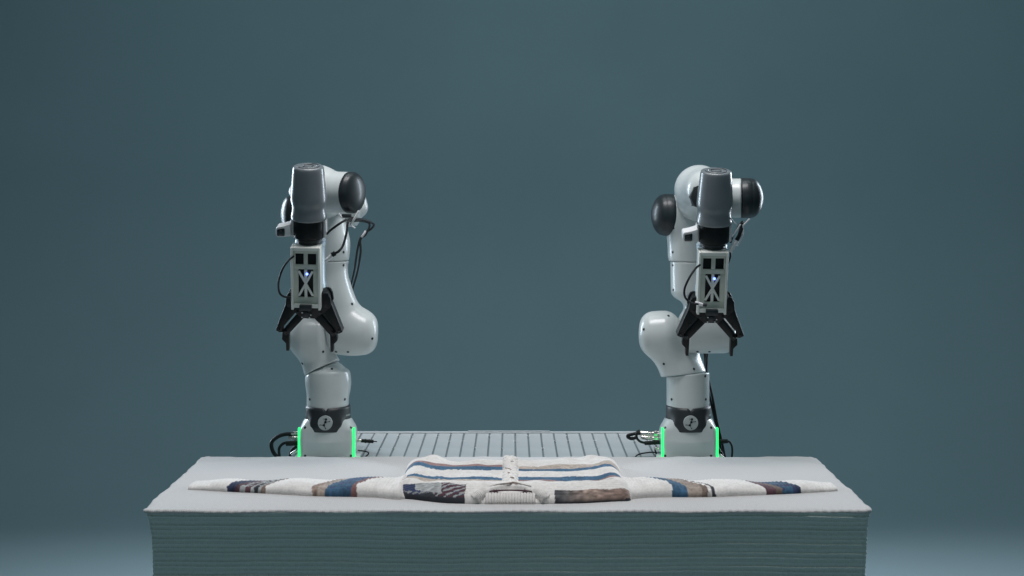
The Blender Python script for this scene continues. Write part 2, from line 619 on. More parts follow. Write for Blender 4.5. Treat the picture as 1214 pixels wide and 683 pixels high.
# ================================================================ PLATFORM of aluminium profiles
PZ = 0.720
def build_platform():
    cx = -0.010
    t = empty('robot_platform', (cx, 1.10, 0), 'low bench topped with silver metal slats behind the covered table', 'platform')
    n, pitch = 27, 0.0405
    y0, y1 = 0.775, 1.385
    bm = bmesh.new()
    prof = [(-0.0174, 0), (-0.0174, -0.030), (0.0174, -0.030), (0.0174, 0)]
    bm_poly(bm, prof, y0 - 1.10, y1 - 1.10, 0.0006)
    slat_me = bm_mesh('slat', bm, M['alu'])
    bm = bmesh.new()
    bm_box(bm, (0, 0, PZ - 0.0055), (0.0054, y1 - y0 - 0.004, 0.006), 0.0)
    strip_me = bm_mesh('joint_strip', bm, M['joint'])
    for i in range(n - 1):
        link('joint_strip', strip_me, t, ((i - (n - 1) / 2 + 0.5) * pitch, -0.02, 0))
    rng = random.Random(3)
    for i in range(n):
        x = (i - (n - 1) / 2) * pitch
        link('slat', slat_me, t, (x, 0, PZ - rng.uniform(0, 0.0012)), (0, 0, rng.uniform(-0.001, 0.001)))
    W = n * pitch / 2
    bm = bmesh.new()
    bm_box(bm, (0, 0, PZ - 0.0425), (2 * W - 0.01, y1 - y0 - 0.02, 0.020), 0.002)
    link('base_board', bm_mesh('base_board', bm, M['alu_dark']), t)
    bm = bmesh.new()
    bm_box(bm, (0, y1 - 1.10 + 0.0125, PZ - 0.028), (2 * W, 0.024, 0.062), 0.002)
    link('rear_rail', bm_mesh('rear_rail', bm, M['alu']), t)
    bm = bmesh.new()
    bm_box(bm, (0.0, y1 - 1.10 + 0.012, PZ + 0.0045), (0.26, 0.014, 0.003), 0.0015)
    link('rail_strip', bm_mesh('rail_strip', bm, M['alu']), t)
    bm = bmesh.new()
    bm_box(bm, (0, 0, 0.332), (0.06, 0.06, 0.664), 0.003)
    leg = bm_mesh('leg', bm, M['alu'])
    for sx in (-1, 1):
        for y in (y0 - 1.10 + 0.05, y1 - 1.10 - 0.06):
            link('leg', leg, t, (sx * (W - 0.05), y, 0))
    # small bolts sitting in the joints between slats
    bm = bmesh.new()
    bm_cyl(bm, (0, 0, -0.006), (0, 0, 0.003), 0.0042, seg=10, bev=0.0008)
    bolt = bm_mesh('bolt', bm, M['bolt'])
    for i in range(n - 1):
        for k in range(2):
            if rng.random() < 0.55:
                x = (i - (n - 1) / 2 + 0.5) * pitch
                link('bolt', bolt, t, (x, rng.choice((0.215, 0.235, 0.12, -0.02)) + rng.uniform(-0.01, 0.01), PZ))
build_platform()

# ================================================================ WRIST + GRIPPER meshes (shared by both robots)
WD = 4.47
WS = WD / FPX
TILT = R(14)
CT = math.cos(TILT)
def lx(px):
    return (px - 366.0) * WS
def lz(py):
    return -(py - 235.0) * WS / CT
def lp(pts):
    return [(lx(a), lz(b)) for a, b in pts]
def mirror(pts):
    return [(732 - a, b) for a, b in reversed(pts)]

W = {}
def build_wrist_meshes():
    pr = lambda l: [(a * WS, lz(b)) for a, b in l]
    # grey barrel
    prof = pr([(0, 196.6), (8.8, 196.6), (9.3, 196.0), (10.6, 196.0), (11.2, 196.6), (15.5, 196.3), (16.8, 196.5), (17.8, 197.3), (18.4, 198.8), (18.9, 203), (19.8, 213),
               (20.8, 225), (21.4, 232), (21.5, 236), (21.1, 239), (20.3, 242), (19.9, 245), (20.1, 249), (20.7, 252), (21.2, 255),
               (21.3, 258), (20.6, 258.9), (0, 258.9)])
    W['barrel'] = new_mesh('wrist_barrel', *lathe(prof, 64), M['wrist'])
    W['barrel'].set_sharp_from_angle(angle=R(50))
    # cap disc with two raised arcs on the end of the barrel
    W['ring'] = []
    for a0, a1, r in ((200, 330, 6.6), (20, 150, 6.6), (185, 355, 13.0), (10, 80, 13.0)):
        pth = [(r * WS * math.cos(R(a)), r * WS * math.sin(R(a)), lz(196.3)) for a in np.linspace(a0, a1, 20)]
        vs, fs = tube_geo(pth, 0.0011, 6)
        bm = bmesh.new()
        vv = [bm.verts.new(v) for v in vs]
        for f in fs:
            bm.faces.new([vv[i] for i in f])
        W['ring'].append(bm_mesh('cap_ring', bm, M['band'], True))
    # dark flange section with two pale side rails
    prof = pr([(0, 259), (18.4, 259), (18.8, 259.6), (18.8, 278.5), (18.4, 280), (16.2, 281.5), (0, 281.5)])
    W['flange'] = new_mesh('wrist_flange', *lathe(prof, 64), M['black'])
    W['flange'].set_sharp_from_angle(angle=R(40))
    W['rails'] = []
    for sx in (-1, 1):
        bm = bmesh.new()
        bm_box(bm, (sx * 19.3 * WS, 0.000, lz(269.3)), (0.0085, 0.026, 21.0 * WS), 0.003)
        W['rails'].append(bm_mesh('side_rail', bm, M['whitep'], True))
    prof = pr([(0, 281), (15.5, 281), (15.5, 284), (14, 284.5), (14, 288.5), (0, 288.5)])
    W['collar'] = new_mesh('collar', *lathe(prof, 48), M['band'])
    W['collar'].set_sharp_from_angle(angle=R(40))
    # gripper body: pale cylinder behind the bracket
    prof = pr([(0, 287), (17.4, 287), (18.4, 288), (18.4, 293), (17.4, 294), (17.4, 338), (18.2, 339.5), (18.2, 350), (0, 350)])
    W['gbody'] = new_mesh('gripper_body', *lathe(prof, 48), M['body'])
    W['gbody'].set_sharp_from_angle(angle=R(40))
    # bracket: open fronted box frame made of four walls
    yf, yb = -0.052, -0.004
    bm = bmesh.new()
    pieces = [((347.0, 349.8), (287.5, 362.5)), ((379.2, 382.0), (287.5, 362.5)), ((349.8, 379.2), (287.5, 291.5)), ((349.8, 379.2), (355.5, 360))]
    for (xa, xb), (ya, yb2) in pieces:
        bm_box(bm, (lx((xa + xb) / 2), (yf + yb) / 2, (lz(ya) + lz(yb2)) / 2), ((xb - xa) * WS, yb - yf, (yb2 - ya) * WS / CT), 0.0012)
    W['bracket'] = bm_mesh('camera_bracket', bm, M['bracket'], True)
    # face plate bars, all round two square windows and a crossed window
    yp0, yp1 = yf + 0.006, yf + 0.010
    bm = bmesh.new()
    def bar(xa, xb, ya, yb2, front=0.0):
        bm_box(bm, (lx((xa + xb) / 2), (yp0 + yp1) / 2 - front, (lz(ya) + lz(yb2)) / 2), ((xb - xa) * WS, yp1 - yp0, (yb2 - ya) * WS / CT), 0.0005)
    bar(349.8, 379.2, 291.5, 295.2)
    bar(349.8, 379.2, 308.2, 314.0)
    bar(349.8, 352.3, 295.2, 308.2)
    bar(362.2, 367.0, 295.2, 308.2)
    bar(377.0, 379.2, 295.2, 308.2)
    bar(349.8, 355.8, 314.0, 347.5)
    bar(373.2, 379.2, 314.0, 347.5)
    bar(349.8, 379.2, 347.5, 355.5)
    W['plate'] = bm_mesh('face_plate', bm, M['plate'], True)
    bm = bmesh.new()
    cx, cy0, cy1 = 364.5, 314.0, 347.5
    bm_box(bm, (lx(cx), yp0, (lz(cy0) + lz(cy1)) / 2), (3.4 * WS, 0.004, (cy1 - cy0) * WS / CT), 0.0005)
    for a, b in (((356.2, 316.0), (372.8, 345.5)), ((372.8, 316.0), (356.2, 345.5))):
        p, q = np.array([lx(a[0]), lz(a[1])]), np.array([lx(b[0]), lz(b[1])])
        d = (q - p) / np.linalg.norm(q - p)
        nn = np.array([-d[1], d[0]]) * 1.35 * WS
        off = 0.0006 if a[0] < 360 else 0.0012
        bm_poly(bm, [tuple(p + nn), tuple(q + nn), tuple(q - nn), tuple(p - nn)], yp0 - 0.0025 - off, yp1 - 0.0035 - off, 0.0004)
    W['cross'] = bm_mesh('cross_bars', bm, M['bracket'], True)
    bm = bmesh.new()
    bm_box(bm, (lx(364.5), yp1 + 0.006, (lz(293) + lz(350)) / 2), (27.5 * WS, 0.006, 58 * WS / CT), 0.001)
    W['board'] = bm_mesh('circuit_board', bm, M['black'], True)
    bm = bmesh.new()
    bmesh.ops.create_uvsphere(bm, u_segments=10, v_segments=6, radius=0.0036, matrix=Matrix.Translation((lx(366.3), yp0 - 0.0045, lz(319))))
    W['spark'] = bm_mesh('status_light', bm, M['spark'], True)
    # gripper palm and mount
    y0, y1 = -0.032, 0.030
    palm = [(342, 351), (345, 345.5), (351, 344), (381, 344), (387, 345.5), (390, 351), (391.5, 360), (389, 365), (374, 376.5), (358, 376.5), (343, 365), (340.5, 360)]
    bm = bmesh.new()
    bm_poly(bm, lp(palm), y0 + 0.006, y1, 0.0015)
    W['palm'] = bm_mesh('gripper', bm, M['black'], True)
    # knuckle lugs
    W['lug'] = []
    for s in (0, 1):
        lug = [(338.5, 358.5), (339.5, 350.0), (342.0, 345.5), (346.0, 344.0), (349, 346.5), (349.5, 356), (347, 362), (341, 363)]
        pts = mirror(lug) if s else lug
        for ya, yb2 in ((y0 + 0.002, y0 + 0.012), (y1 - 0.014, y1 - 0.004)):
            bm = bmesh.new()
            bm_poly(bm, lp(pts), ya, yb2, 0.0012)
            W['lug'].append(bm_mesh('knuckle', bm, M['black'], True))
    outer = [(339, 357.5), (344.5, 356.5), (349.5, 361), (349.6, 370.5), (347.2, 373.4), (334.5, 388.4), (333.4, 394.6), (330.0, 394.8), (325.4, 392.2)]
    inner = [(350.7, 373.5), (355.5, 370.5), (360.2, 376.4), (342, 396.2), (337.5, 399.4), (333.6, 396.4), (336.4, 390.2)]
    tip = [(333.0, 393.4), (341.4, 394.8), (340.9, 418.6), (337.4, 418.6), (337.2, 409.4), (332.5, 404.6)]
    for nm, pts, ya, yb2 in (('outer', outer, -0.024, 0.010), ('inner', inner, -0.020, 0.006), ('tip', tip, -0.0165, 0.0065)):
        for s in (0, 1):
            bm = bmesh.new()
            bm_poly(bm, lp(mirror(pts) if s else pts), ya, yb2, 0.0013)
            W[nm + str(s)] = bm_mesh({'outer': 'finger_link', 'inner': 'finger_bar', 'tip': 'fingertip'}[nm], bm, M['black'], True)
    # pivot pins
    W['pin'] = []
    for s in (0, 1):
        for (a, b, r) in ((345, 360, 2.0), (337, 394, 1.5), (341, 379, 0.9), (352, 369, 1.4), (330, 391.5, 1.0)):
            a2 = 732 - a if s else a
            bm = bmesh.new()
            bm_cyl(bm, (lx(a2), -0.030, lz(b)), (lx(a2), -0.020, lz(b)), r * WS, seg=12, bev=0.0006)
            W['pin'].append(bm_mesh('pivot_pin', bm, M['band'], True))
    # small grey module and wrist sensor below the bracket
    bm = bmesh.new()
    bm_box(bm, (lx(364.5), -0.052, (lz(355.2) + lz(362.6)) / 2), (14.5 * WS, 0.022, 7.0 * WS), 0.0015)
    W['module'] = bm_mesh('sensor_box', bm, M['cap'], True)
    bm = bmesh.new()
    bm_box(bm, (lx(364.5), -0.040, lz(367.5)), (9.5 * WS, 0.02, 9.5 * WS), 0.0015)
    bm_cyl(bm, (lx(364.5), -0.056, lz(367)), (lx(364.5), -0.045, lz(367)), 3.0 * WS, seg=16, bev=0.0006)
    W['sensor'] = bm_mesh('sensor_lens', bm, M['band'], True)
    W['sscrew'] = []
    for a, b in ((359.8, 371), (368.8, 371), (360.2, 365.5), (370.5, 368)):
        bm = bmesh.new()
        bm_cyl(bm, (lx(a), -0.0545, lz(b)), (lx(a), -0.046, lz(b)), 0.9 * WS, seg=8)
        W['sscrew'].append(bm_mesh('sensor_screw', bm, M['chrome'], True))
    # side camera
    bm = bmesh.new()
    bm_poly(bm, lp([(329.6, 266.8), (337.5, 265.2), (345.5, 262.5), (346.2, 277.2), (337.5, 278.0), (330.0, 278.4), (328.4, 275.5), (328.2, 268.5)]), -0.030, 0.012, 0.0016)
    W['cam'] = bm_mesh('side_camera', bm, M['whitep'], True)
    bm = bmesh.new()
    bm_poly(bm, lp([(330.8, 268.8), (337.8, 267.2), (339.2, 268.3), (339.2, 275.8), (337.8, 276.8), (331.0, 276.8), (330.0, 275.8), (330.0, 269.8)]), -0.034, -0.029, 0.001)
    W['camlens'] = bm_mesh('camera_lens', bm, M['lens'], True)
    bm = bmesh.new()
    bm_cyl(bm, (lx(334.3), -0.0362, lz(272)), (lx(334.3), -0.0335, lz(272)), 2.1 * WS, seg=16, bev=0.0005)
    W['camring'] = bm_mesh('lens_ring', bm, M['band'], True)
build_wrist_meshes()

def add_wrist(robot, org, px, py, yaw, roll):
    O = V(px, py, WD) - org
    def part(n, me):
        o = link(n, me, robot, O, (TILT, roll, yaw))
        return o
    b = part('wrist_barrel', W['barrel'])
    for me in W['ring']:
        link('cap_ring', me, b)
    f = part('wrist_flange', W['flange'])
    for me in W['rails']:
        link('side_rail', me, f)
    link('collar', W['collar'], f)
    c = part('side_camera', W['cam'])
    link('camera_lens', W['camlens'], c)
    link('lens_ring', W['camring'], c)
    br = part('camera_bracket', W['bracket'])
    link('face_plate', W['plate'], br)
    link('cross_bars', W['cross'], br)
    link('circuit_board', W['board'], br)
    link('status_light', W['spark'], br)
    link('sensor_box', W['module'], br)
    link('sensor_lens', W['sensor'], br)
    for me in W['sscrew']:
        link('sensor_screw', me, br)
    gb = part('gripper_body', W['gbody'])
    gb.location = Vector(O) + Matrix.Rotation(TILT, 3, 'X') @ Vector((0, 0.028, 0))
    g = part('gripper', W['palm'])
    for me in W['lug']:
        link('knuckle', me, g)
    for s in '01':
        link('finger_link', W['outer' + s], g)
        link('finger_bar', W['inner' + s], g)
        link('fingertip', W['tip' + s], g)
    for me in W['pin']:
        link('pivot_pin', me, g)
    return O

# ================================================================ ROBOT base, shared layout
RD = 4.85
RS = RD / FPX
def robot_base(robot, org, cx):
    c = V(cx, 545, RD)
    X = c[0]
    zb = PZ
    def z(py):
        return CAM[2] - (py - 211) * RS
    body = U(0.030, s_box((X, 0.905, zb + 0.046), (0.0765, 0.050, 0.0535), 0.016), s_box((X, 1.0, zb + 0.040), (0.056, 0.08, 0.045), 0.012),
             s_cyl((X, 0.91, zb + 0.03), (X, 0.91, z(498)), 0.0605, 0.004),
             s_cap((X, 0.915, zb + 0.07), (X, 0.91, zb + 0.098), 0.074, 0.060))
    base = shell('base', body, (X - 0.1, 0.79, zb - 0.005), (X + 0.1, 1.1, z(496)), M['shell'], robot, org, 0.003)
    screws(body, base, org, [(cx - 27.3, 507), (cx + 27, 507), (cx - 27.3, 540.5), (cx + 27, 540.5)])
    # foot flange
    bm = bmesh.new()
    bm_box(bm, (X - org[0], 0.945 - org[1], zb + 0.006 - org[2]), (0.185, 0.28, 0.012), 0.003)
    link('foot_plate', bm_mesh('foot_plate', bm, M['shell'], True), robot)
    # green light strips: upright with a short foot
    for s in (-1, 1):
        bm = bmesh.new()
        zt, zl = z(504.5), z(541.5)
        bm_box(bm, (X + s * 0.0788 - org[0], 0.870 - org[1], (zt + zl) / 2 - org[2]), (0.0047, 0.020, zt - zl), 0.0015)
        bm_box(bm, (X + s * 0.0880 - org[0], 0.870 - org[1], zl + 0.003 - org[2]), (0.0135, 0.018, 0.0045), 0.001)
        link('light_strip', bm_mesh('light_strip', bm, M['led'], True), base)
    # dark band with dropped badge plate
    r0 = 0.0625
    na = 120
    nv = 7
    vs, fs = [], []
    for i in range(na):
        a = -math.pi / 2 + 2 * math.pi * i / na
        th = (a + math.pi / 2 + math.pi) % (2 * math.pi) - math.pi
        u = abs(th) * r0 / RS
        top = 481.2 - 1.2 * min(1, abs(th) / 1.2) + 2.8 * max(0, 1 - u / 2.6)
        low = 498.0 + 1.5 * (1 - min(1, abs(th) / 1.4))
        drop = 508.6
        bl = low + (drop - low) * min(1, max(0, (21.0 - u) / 8.5))
        rr = r0 + 0.002
        for k in range(nv):
            py = top + (bl - top) * k / (nv - 1)
            ex = min(1, max(0, (py - 488) / 12)) * max(0, min(1, (26 - u) / 9)) * 0.0090
            r = rr + ex
            if k in (0, nv - 1):
                r -= 0.0012
            vs.append((X + r * math.cos(a) - org[0], 0.91 + r * math.sin(a) - org[1], z(py) - org[2]))
    for i in range(na):
        i2 = (i + 1) % na
        for k in range(nv - 1):
            fs.append((i * nv + k + 1, i2 * nv + k + 1, i2 * nv + k, i * nv + k))
    # inner wall gives the band its thickness
    m0 = len(vs)
    for i in range(na):
        for k in (0, nv - 1):
            x, y, zz = vs[i * nv + k]
            dx, dy = x + org[0] - X, y + org[1] - 0.91
            l = math.hypot(dx, dy)
            q = (l - 0.006) / l
            vs.append((X + dx * q - org[0], 0.91 + dy * q - org[1], zz))
    for i in range(na):
        i2 = (i + 1) % na
        fs.append((i * nv, i2 * nv, m0 + i2 * 2, m0 + i * 2))
        fs.append((i * nv + nv - 1, m0 + i * 2 + 1, m0 + i2 * 2 + 1, i2 * nv + nv - 1))
    band = link('band', new_mesh('band', vs, fs, M['band']), robot)
    # round badge and its zigzag figure
    yb = 0.91 - r0 - 0.0135
    bm = bmesh.new()
    cz = z(497.2)
    bm_cyl(bm, (X - org[0] - 0.0005, 0.91 - r0 + 0.004 - org[1], cz - org[2]), (X - org[0] - 0.0005, yb - org[1], cz - org[2]), 8.5 * RS, seg=40, bev=0.0006)
    badge = link('badge', bm_mesh('badge', bm, M['badge'], True), band)
    bm = bmesh.new()
    def q(a, b):
        return (X - org[0] + (a - 403) / 8.54 * RS, yb - 0.0006 - org[1], cz - org[2] - (b - 232) / 8.54 * RS)
    for a, b, r in ((412, 193, 11), (405, 222, 12), (390, 253, 11), (352, 250, 5), (408, 287, 5), (445, 216, 5)):
        p = Vector(q(a, b))
        bm_cyl(bm, p + Vector((0, 0.001, 0)), p - Vector((0, 0.0006 + r * 1e-5, 0)), r / 8.54 * RS, seg=14)
    for k, (a, b, wd) in enumerate((((384, 190), (412, 193), 4), ((412, 193), (405, 222), 7), ((405, 222), (390, 253), 8), ((405, 222), (445, 216), 3.5), ((352, 250), (390, 253), 3.5), ((390, 253), (408, 287), 4))):
        p, s = np.array(q(*a)), np.array(q(*b))
        d = (s - p) / np.linalg.norm(s - p)
        nn = np.array([-d[2], 0, d[0]]) * wd / 2 / 8.54 * RS
        bm_poly(bm, [((p + nn)[0], (p + nn)[2]), ((s + nn)[0], (s + nn)[2]), ((s - nn)[0], (s - nn)[2]), ((p - nn)[0], (p - nn)[2])], p[1] - 0.0004 - k * 4e-5, p[1] + 0.001)
    link('badge_emblem', bm_mesh('badge_emblem', bm, M['black']), badge)
    # tiny pale print on the band, too small to read
    bm = bmesh.new()
    r = r0 + 0.0024
    for k in range(7):
        th = 1.02 + k * 0.06
        a = -math.pi / 2 + th
        p = Vector((X + r * math.cos(a) - org[0], 0.91 + r * math.sin(a) - org[1], z(490.8 - 0.3 * (k % 2)) - org[2]))
        mm = Matrix.Translation(p) @ Matrix.Rotation(a, 4, 'Z') @ Matrix.Diagonal((0.0010, 0.0026, 0.0042, 1))
        bmesh.ops.create_cube(bm, size=1.0, matrix=mm)
    link('band_print', bm_mesh('band_print', bm, M['badge']), band)
    return X, z, body

def plug(robot, org, a, b, r, m, name='connector', rb=0.0015):
    bm = bmesh.new()
    a, b = np.array(a) - org, np.array(b) - org
    bm_cyl(bm, a, b, r, seg=18, bev=rb)
    d = (b - a)
    bm_cyl(bm, a + d * 0.30, a + d * 0.42, r * 1.18, seg=18, bev=rb * 0.6)
    bm_cyl(bm, a + d * 0.62, a + d * 0.70, r * 1.14, seg=18, bev=rb * 0.6)
    return link(name, bm_mesh(name, bm, m, True), robot)

def dome_cap(robot, org, c0, u, r, depth, dome, h=0.0026):
    """dark round joint cap: short drum closed by a dome, axis u"""
    u = np.array(u) / np.linalg.norm(u)
    ref = np.array([0, 0, 1.0])
    e2 = np.cross(u, ref)
    e2 /= np.linalg.norm(e2)
    q = Vector(u).to_track_quat('Z', 'Y').to_matrix()
    prof = [(0, 0), (r * 0.985, 0), (r, 0.0012), (r, depth * 0.5), (r * 0.998, depth - 0.0006), (r * 0.985, depth)]
    for t in np.linspace(0, 90, 16)[1:]:
        prof.append((r * 0.985 * math.cos(R(t)) ** 1.12 if t < 90 else 0.0, depth + dome * math.sin(R(t))))
    vs, fs = lathe(prof, 56)
    vs = [np.array(q @ Vector(v)) + c0 - org for v in vs]
    o = link('joint_cap', new_mesh('joint_cap', vs, fs, M['cap']), robot)
    o.data.set_sharp_from_angle(angle=R(55))
    return o

GROUP = 'robots standing behind the covered table'

# ================================================================ LEFT ROBOT
def build_left():
    c = V(389, 545, RD)
    org = np.array([c[0], 0.91, PZ])
    rb = empty('industrial_robot', org, 'white robot whose arm widens into a broad white joint right of its black gripper', 'robot', GROUP)
    X, z, _ = robot_base(rb, org, 389)
    d = RD
    # seam between lower column and swinging shoulder
    A, B = V(361, 447.5, d), V(398, 430, d)
    nrm = np.array([-(B[2] - A[2]), 0.16 * np.linalg.norm(B - A), (B[0] - A[0])])
    col = s_cyl(V(388.5, 492, d), V(388.5, 440, d), 24.8 * RS, 0.004)
    neck = U(0.030, s_cap(V(388.0, 452, d), V(374, 415, d), 24.3 * RS, 20 * RS),
             s_cap(V(364.5, 399, d + 0.0), V(366, 399, d), 24.8 * RS, 24.8 * RS),
             s_cyl(V(362, 398.5, d), V(386.4, 398.5, d - 0.012), 23.6 * RS, 0.010))
    lower = I(0.003, U(0.02, col, s_cap(V(388.5, 450, d), V(391, 453, d), 24.3 * RS, 24 * RS)), s_plane(A, nrm))
    lo = V(335, 500, d) - np.array([0.01, 0.10, 0]); hi = V(420, 370, d) + np.array([0.01, 0.10, 0])
    lw = shell('lower_column', lower, lo, hi, M['shell'], rb, org)
    screws(lower, lw, org, [(367.3, 473.5), (408.8, 473.5), (393.5, 437.5)])
    up = I(0.003, neck, NEG(s_plane(A + np.array([0, 0, 0.0020]), nrm)))
    sh = shell('shoulder_link', up, lo, hi, M['shell'], rb, org)
    screws(up, sh, org, [(383, 417), (358.4, 431)])
    # upper arm
    arm = U(0.045, s_cyl(V(388.2, 395, d - 0.012), V(446, 395, d - 0.006), 24.2 * RS, 0.034),
            s_cap(V(418, 392, d - 0.005), V(396, 355, d), 22.5 * RS, 20 * RS),
            s_cap(V(391, 350, d), V(386.5, 290, d), 23.0 * RS, 24 * RS),
            s_cap(V(386.5, 290, d), V(384, 245, d + 0.02), 24 * RS, 24.5 * RS))
    zs = z(309)
    lo = V(350, 425, d) - np.array([0, 0.11, 0]); hi = V(452, 205, d) + np.array([0, 0.11, 0])
    a1 = I(0.002, arm, s_plane((0, 0, zs - 0.0008), (0, 0, 1)))
    hi1 = hi.copy(); hi1[2] = zs + 0.01
    o1 = shell('upper_arm', a1, lo, hi1, M['shell'], rb, org)
    screws(a1, o1, org, [(407.2, 314.5), (417.3, 360.5), (441.3, 401.5), (398.5, 417), (412.5, 417.2)])
    a2 = I(0.002, arm, s_plane((0, 0, zs + 0.0008), (0, 0, -1)))
    lo2 = lo.copy(); lo2[2] = zs - 0.01
    o2 = shell('elbow_shell', a2, lo2, hi, M['shell'], rb, org)
    screws(a2, o2, org, [(407.2, 299)])
    # elbow drum with dark cap on the left, pale housing on the right
    el = U(0.02, s_cyl(V(345, 254, d + 0.03), V(424, 246, d + 0.05), 22 * RS, 0.014), s_cap(V(424, 246, d + 0.05), V(423, 240, d + 0.05), 12.5 * RS, 12 * RS))
    e = shell('elbow_drum', el, V(335, 285, d) - np.array([0, 0.1, 0]), V(445, 205, d + .05) + np.array([0, 0.1, 0]), M['shell'], rb, org)
    screws(el, e, org, [(430.5, 257)])
    dome_cap(rb, org, V(347, 254, d + 0.03), (-1, -0.25, 0), 21.5 * RS, 0.012, 0.022)
    # forearm coming forward, then white drum to the right with the dark cap
    fa = U(0.03, s_cap(V(384, 236, d + 0.0), V(377, 222, 4.62), 26 * RS, 25 * RS),
           s_cap(V(352.5, 227, 4.82), V(372, 222, 4.72), 10 * RS, 20 * RS),
           s_cyl(V(374, 227.5, 4.60), V(414.5, 228.3, 4.565), 25.0 * WS, 0.004))
    shell('forearm', fa, V(330, 275, d) - np.array([0, 0.46, 0]), V(432, 185, d) + np.array([0, 0.08, 0]), M['shell'], rb, org)
    ax = np.array([0.90, -0.43, 0.0])
    dome_cap(rb, org, V(413.5, 228.5, 4.566), ax, 25.2 * WS, 0.015, 0.021)
    # small pale tab under the cap
    bm = bmesh.new()
    p = V(411, 256, 4.53) - org
    bm_box(bm, p, (0.026, 0.02, 0.010), 0.002)
    link('cable_clip', bm_mesh('cable_clip', bm, M['band'], True), rb)
    add_wrist(rb, org, 366.0, 235.5, R(-1.5), R(1.4))
    # cables
    k = lambda pts, r, dd=4.55, n='cable', m=None: tube(n, [V(a, b, dd if len(t) == 0 else t[0]) for a, b, *t in pts], r, m or M['cable'], rb, org)
    k([(348, 304, 4.46), (342, 309, 4.43), (335, 319, 4.42), (330.3, 334, 4.43), (331, 346, 4.45), (336, 351.5, 4.46), (345, 352.8, 4.49)], 0.0028)
    k([(385, 280, 4.5), (392, 273, 4.47), (400, 267, 4.46), (409, 261.5, 4.47), (418, 259.5, 4.52), (428, 260, 4.57), (437, 262.5, 4.62), (443, 266, 4.66), (441, 270.5, 4.7), (435, 275, 4.73), (428, 281, 4.76), (424, 295, 4.8), (420, 320, 4.88), (414.5, 344, 4.97), (407, 375, 5.0), (402, 402, 5.01)], 0.0031)
    k([(416, 262, 4.53), (428, 262, 4.58), (438, 265.5, 4.66), (434, 277.5, 4.73), (427.5, 284, 4.76), (427.5, 300, 4.82), (423, 325, 4.9), (417, 346, 4.98), (410, 375, 5.0), (405, 402, 5.01)], 0.0031)
    k([(418, 258, 4.50), (412.5, 264, 4.48), (411, 275, 4.47), (407, 290, 4.46), (402, 297.5, 4.45), (397, 300.5, 4.45)], 0.0034)
    k([(397.5, 300, 4.45), (393.5, 302.5, 4.45)], 0.0066, n='cable_boot')
    plug(rb, org, V(395.5, 301.5, 4.45), V(386, 309.5, 4.46), 0.0050, M['whitep'])
    for (a, b) in (((425.5, 250), (415, 267)), ((428.5, 281), (433.5, 274)), ((402, 253), (405.5, 258))):
        dd = 4.50 if a[0] < 428 else 4.72
        k([(*a, dd), ((a[0] + b[0]) / 2, (a[1] + b[1]) / 2 + 0.5, dd - .002), (*b, dd)], 0.0030 if a[0] > 410 else 0.0018, n='cable_tie', m=M['whitep'])
    k([(415, 267, 4.5), (421, 270.5, 4.5)], 0.0022, n='cable_tie', m=M['whitep'])
    # plugs and leads at the base
    y = 4.88
    plug(rb, org, V(357, 513.5, y), V(345, 514, y), 0.0062, M['chrome'])
    plug(rb, org, V(357, 519.5, y), V(342, 519, y), 0.0066, M['chrome'])
    plug(rb, org, V(356, 525, y - .02), V(339, 526, y - .02), 0.0072, M['black'])
    plug(rb, org, V(355, 533, y - .02), V(345, 539, y - .02), 0.0052, M['chrome'])
    k([(346, 514.5, y), (338, 515, y), (329, 518, y), (322, 525, y), (323.5, 535, y), (329, 542, y), (336, 548, y)], 0.0058)
    k([(341, 524.5, y - .02), (335, 526.5, y - .02), (331, 532, y - .02), (331.5, 542, y - .02), (334, 549, y)], 0.0040)
    k([(352, 529, y), (346, 534, y), (343, 545, y), (342, 550, y)], 0.0045)
    k([(364, 480, 4.86), (363, 496, 4.86), (359.5, 503, 4.88), (355, 508, 4.9), (353, 514, 4.92)], 0.0022)
    plug(rb, org, V(423, 522, y), V(429, 522.5, y), 0.0045, M['chrome'])
    plug(rb, org, V(428, 522.6, y), V(443, 523.4, y), 0.0052, M['black'])
    k([(442, 523.4, y), (447, 523.6, y)], 0.0016)
    k([(424, 534, y), (432, 535, y), (437, 537, y), (434, 541, y), (428, 546, y)], 0.0020)
    return rb
build_left()

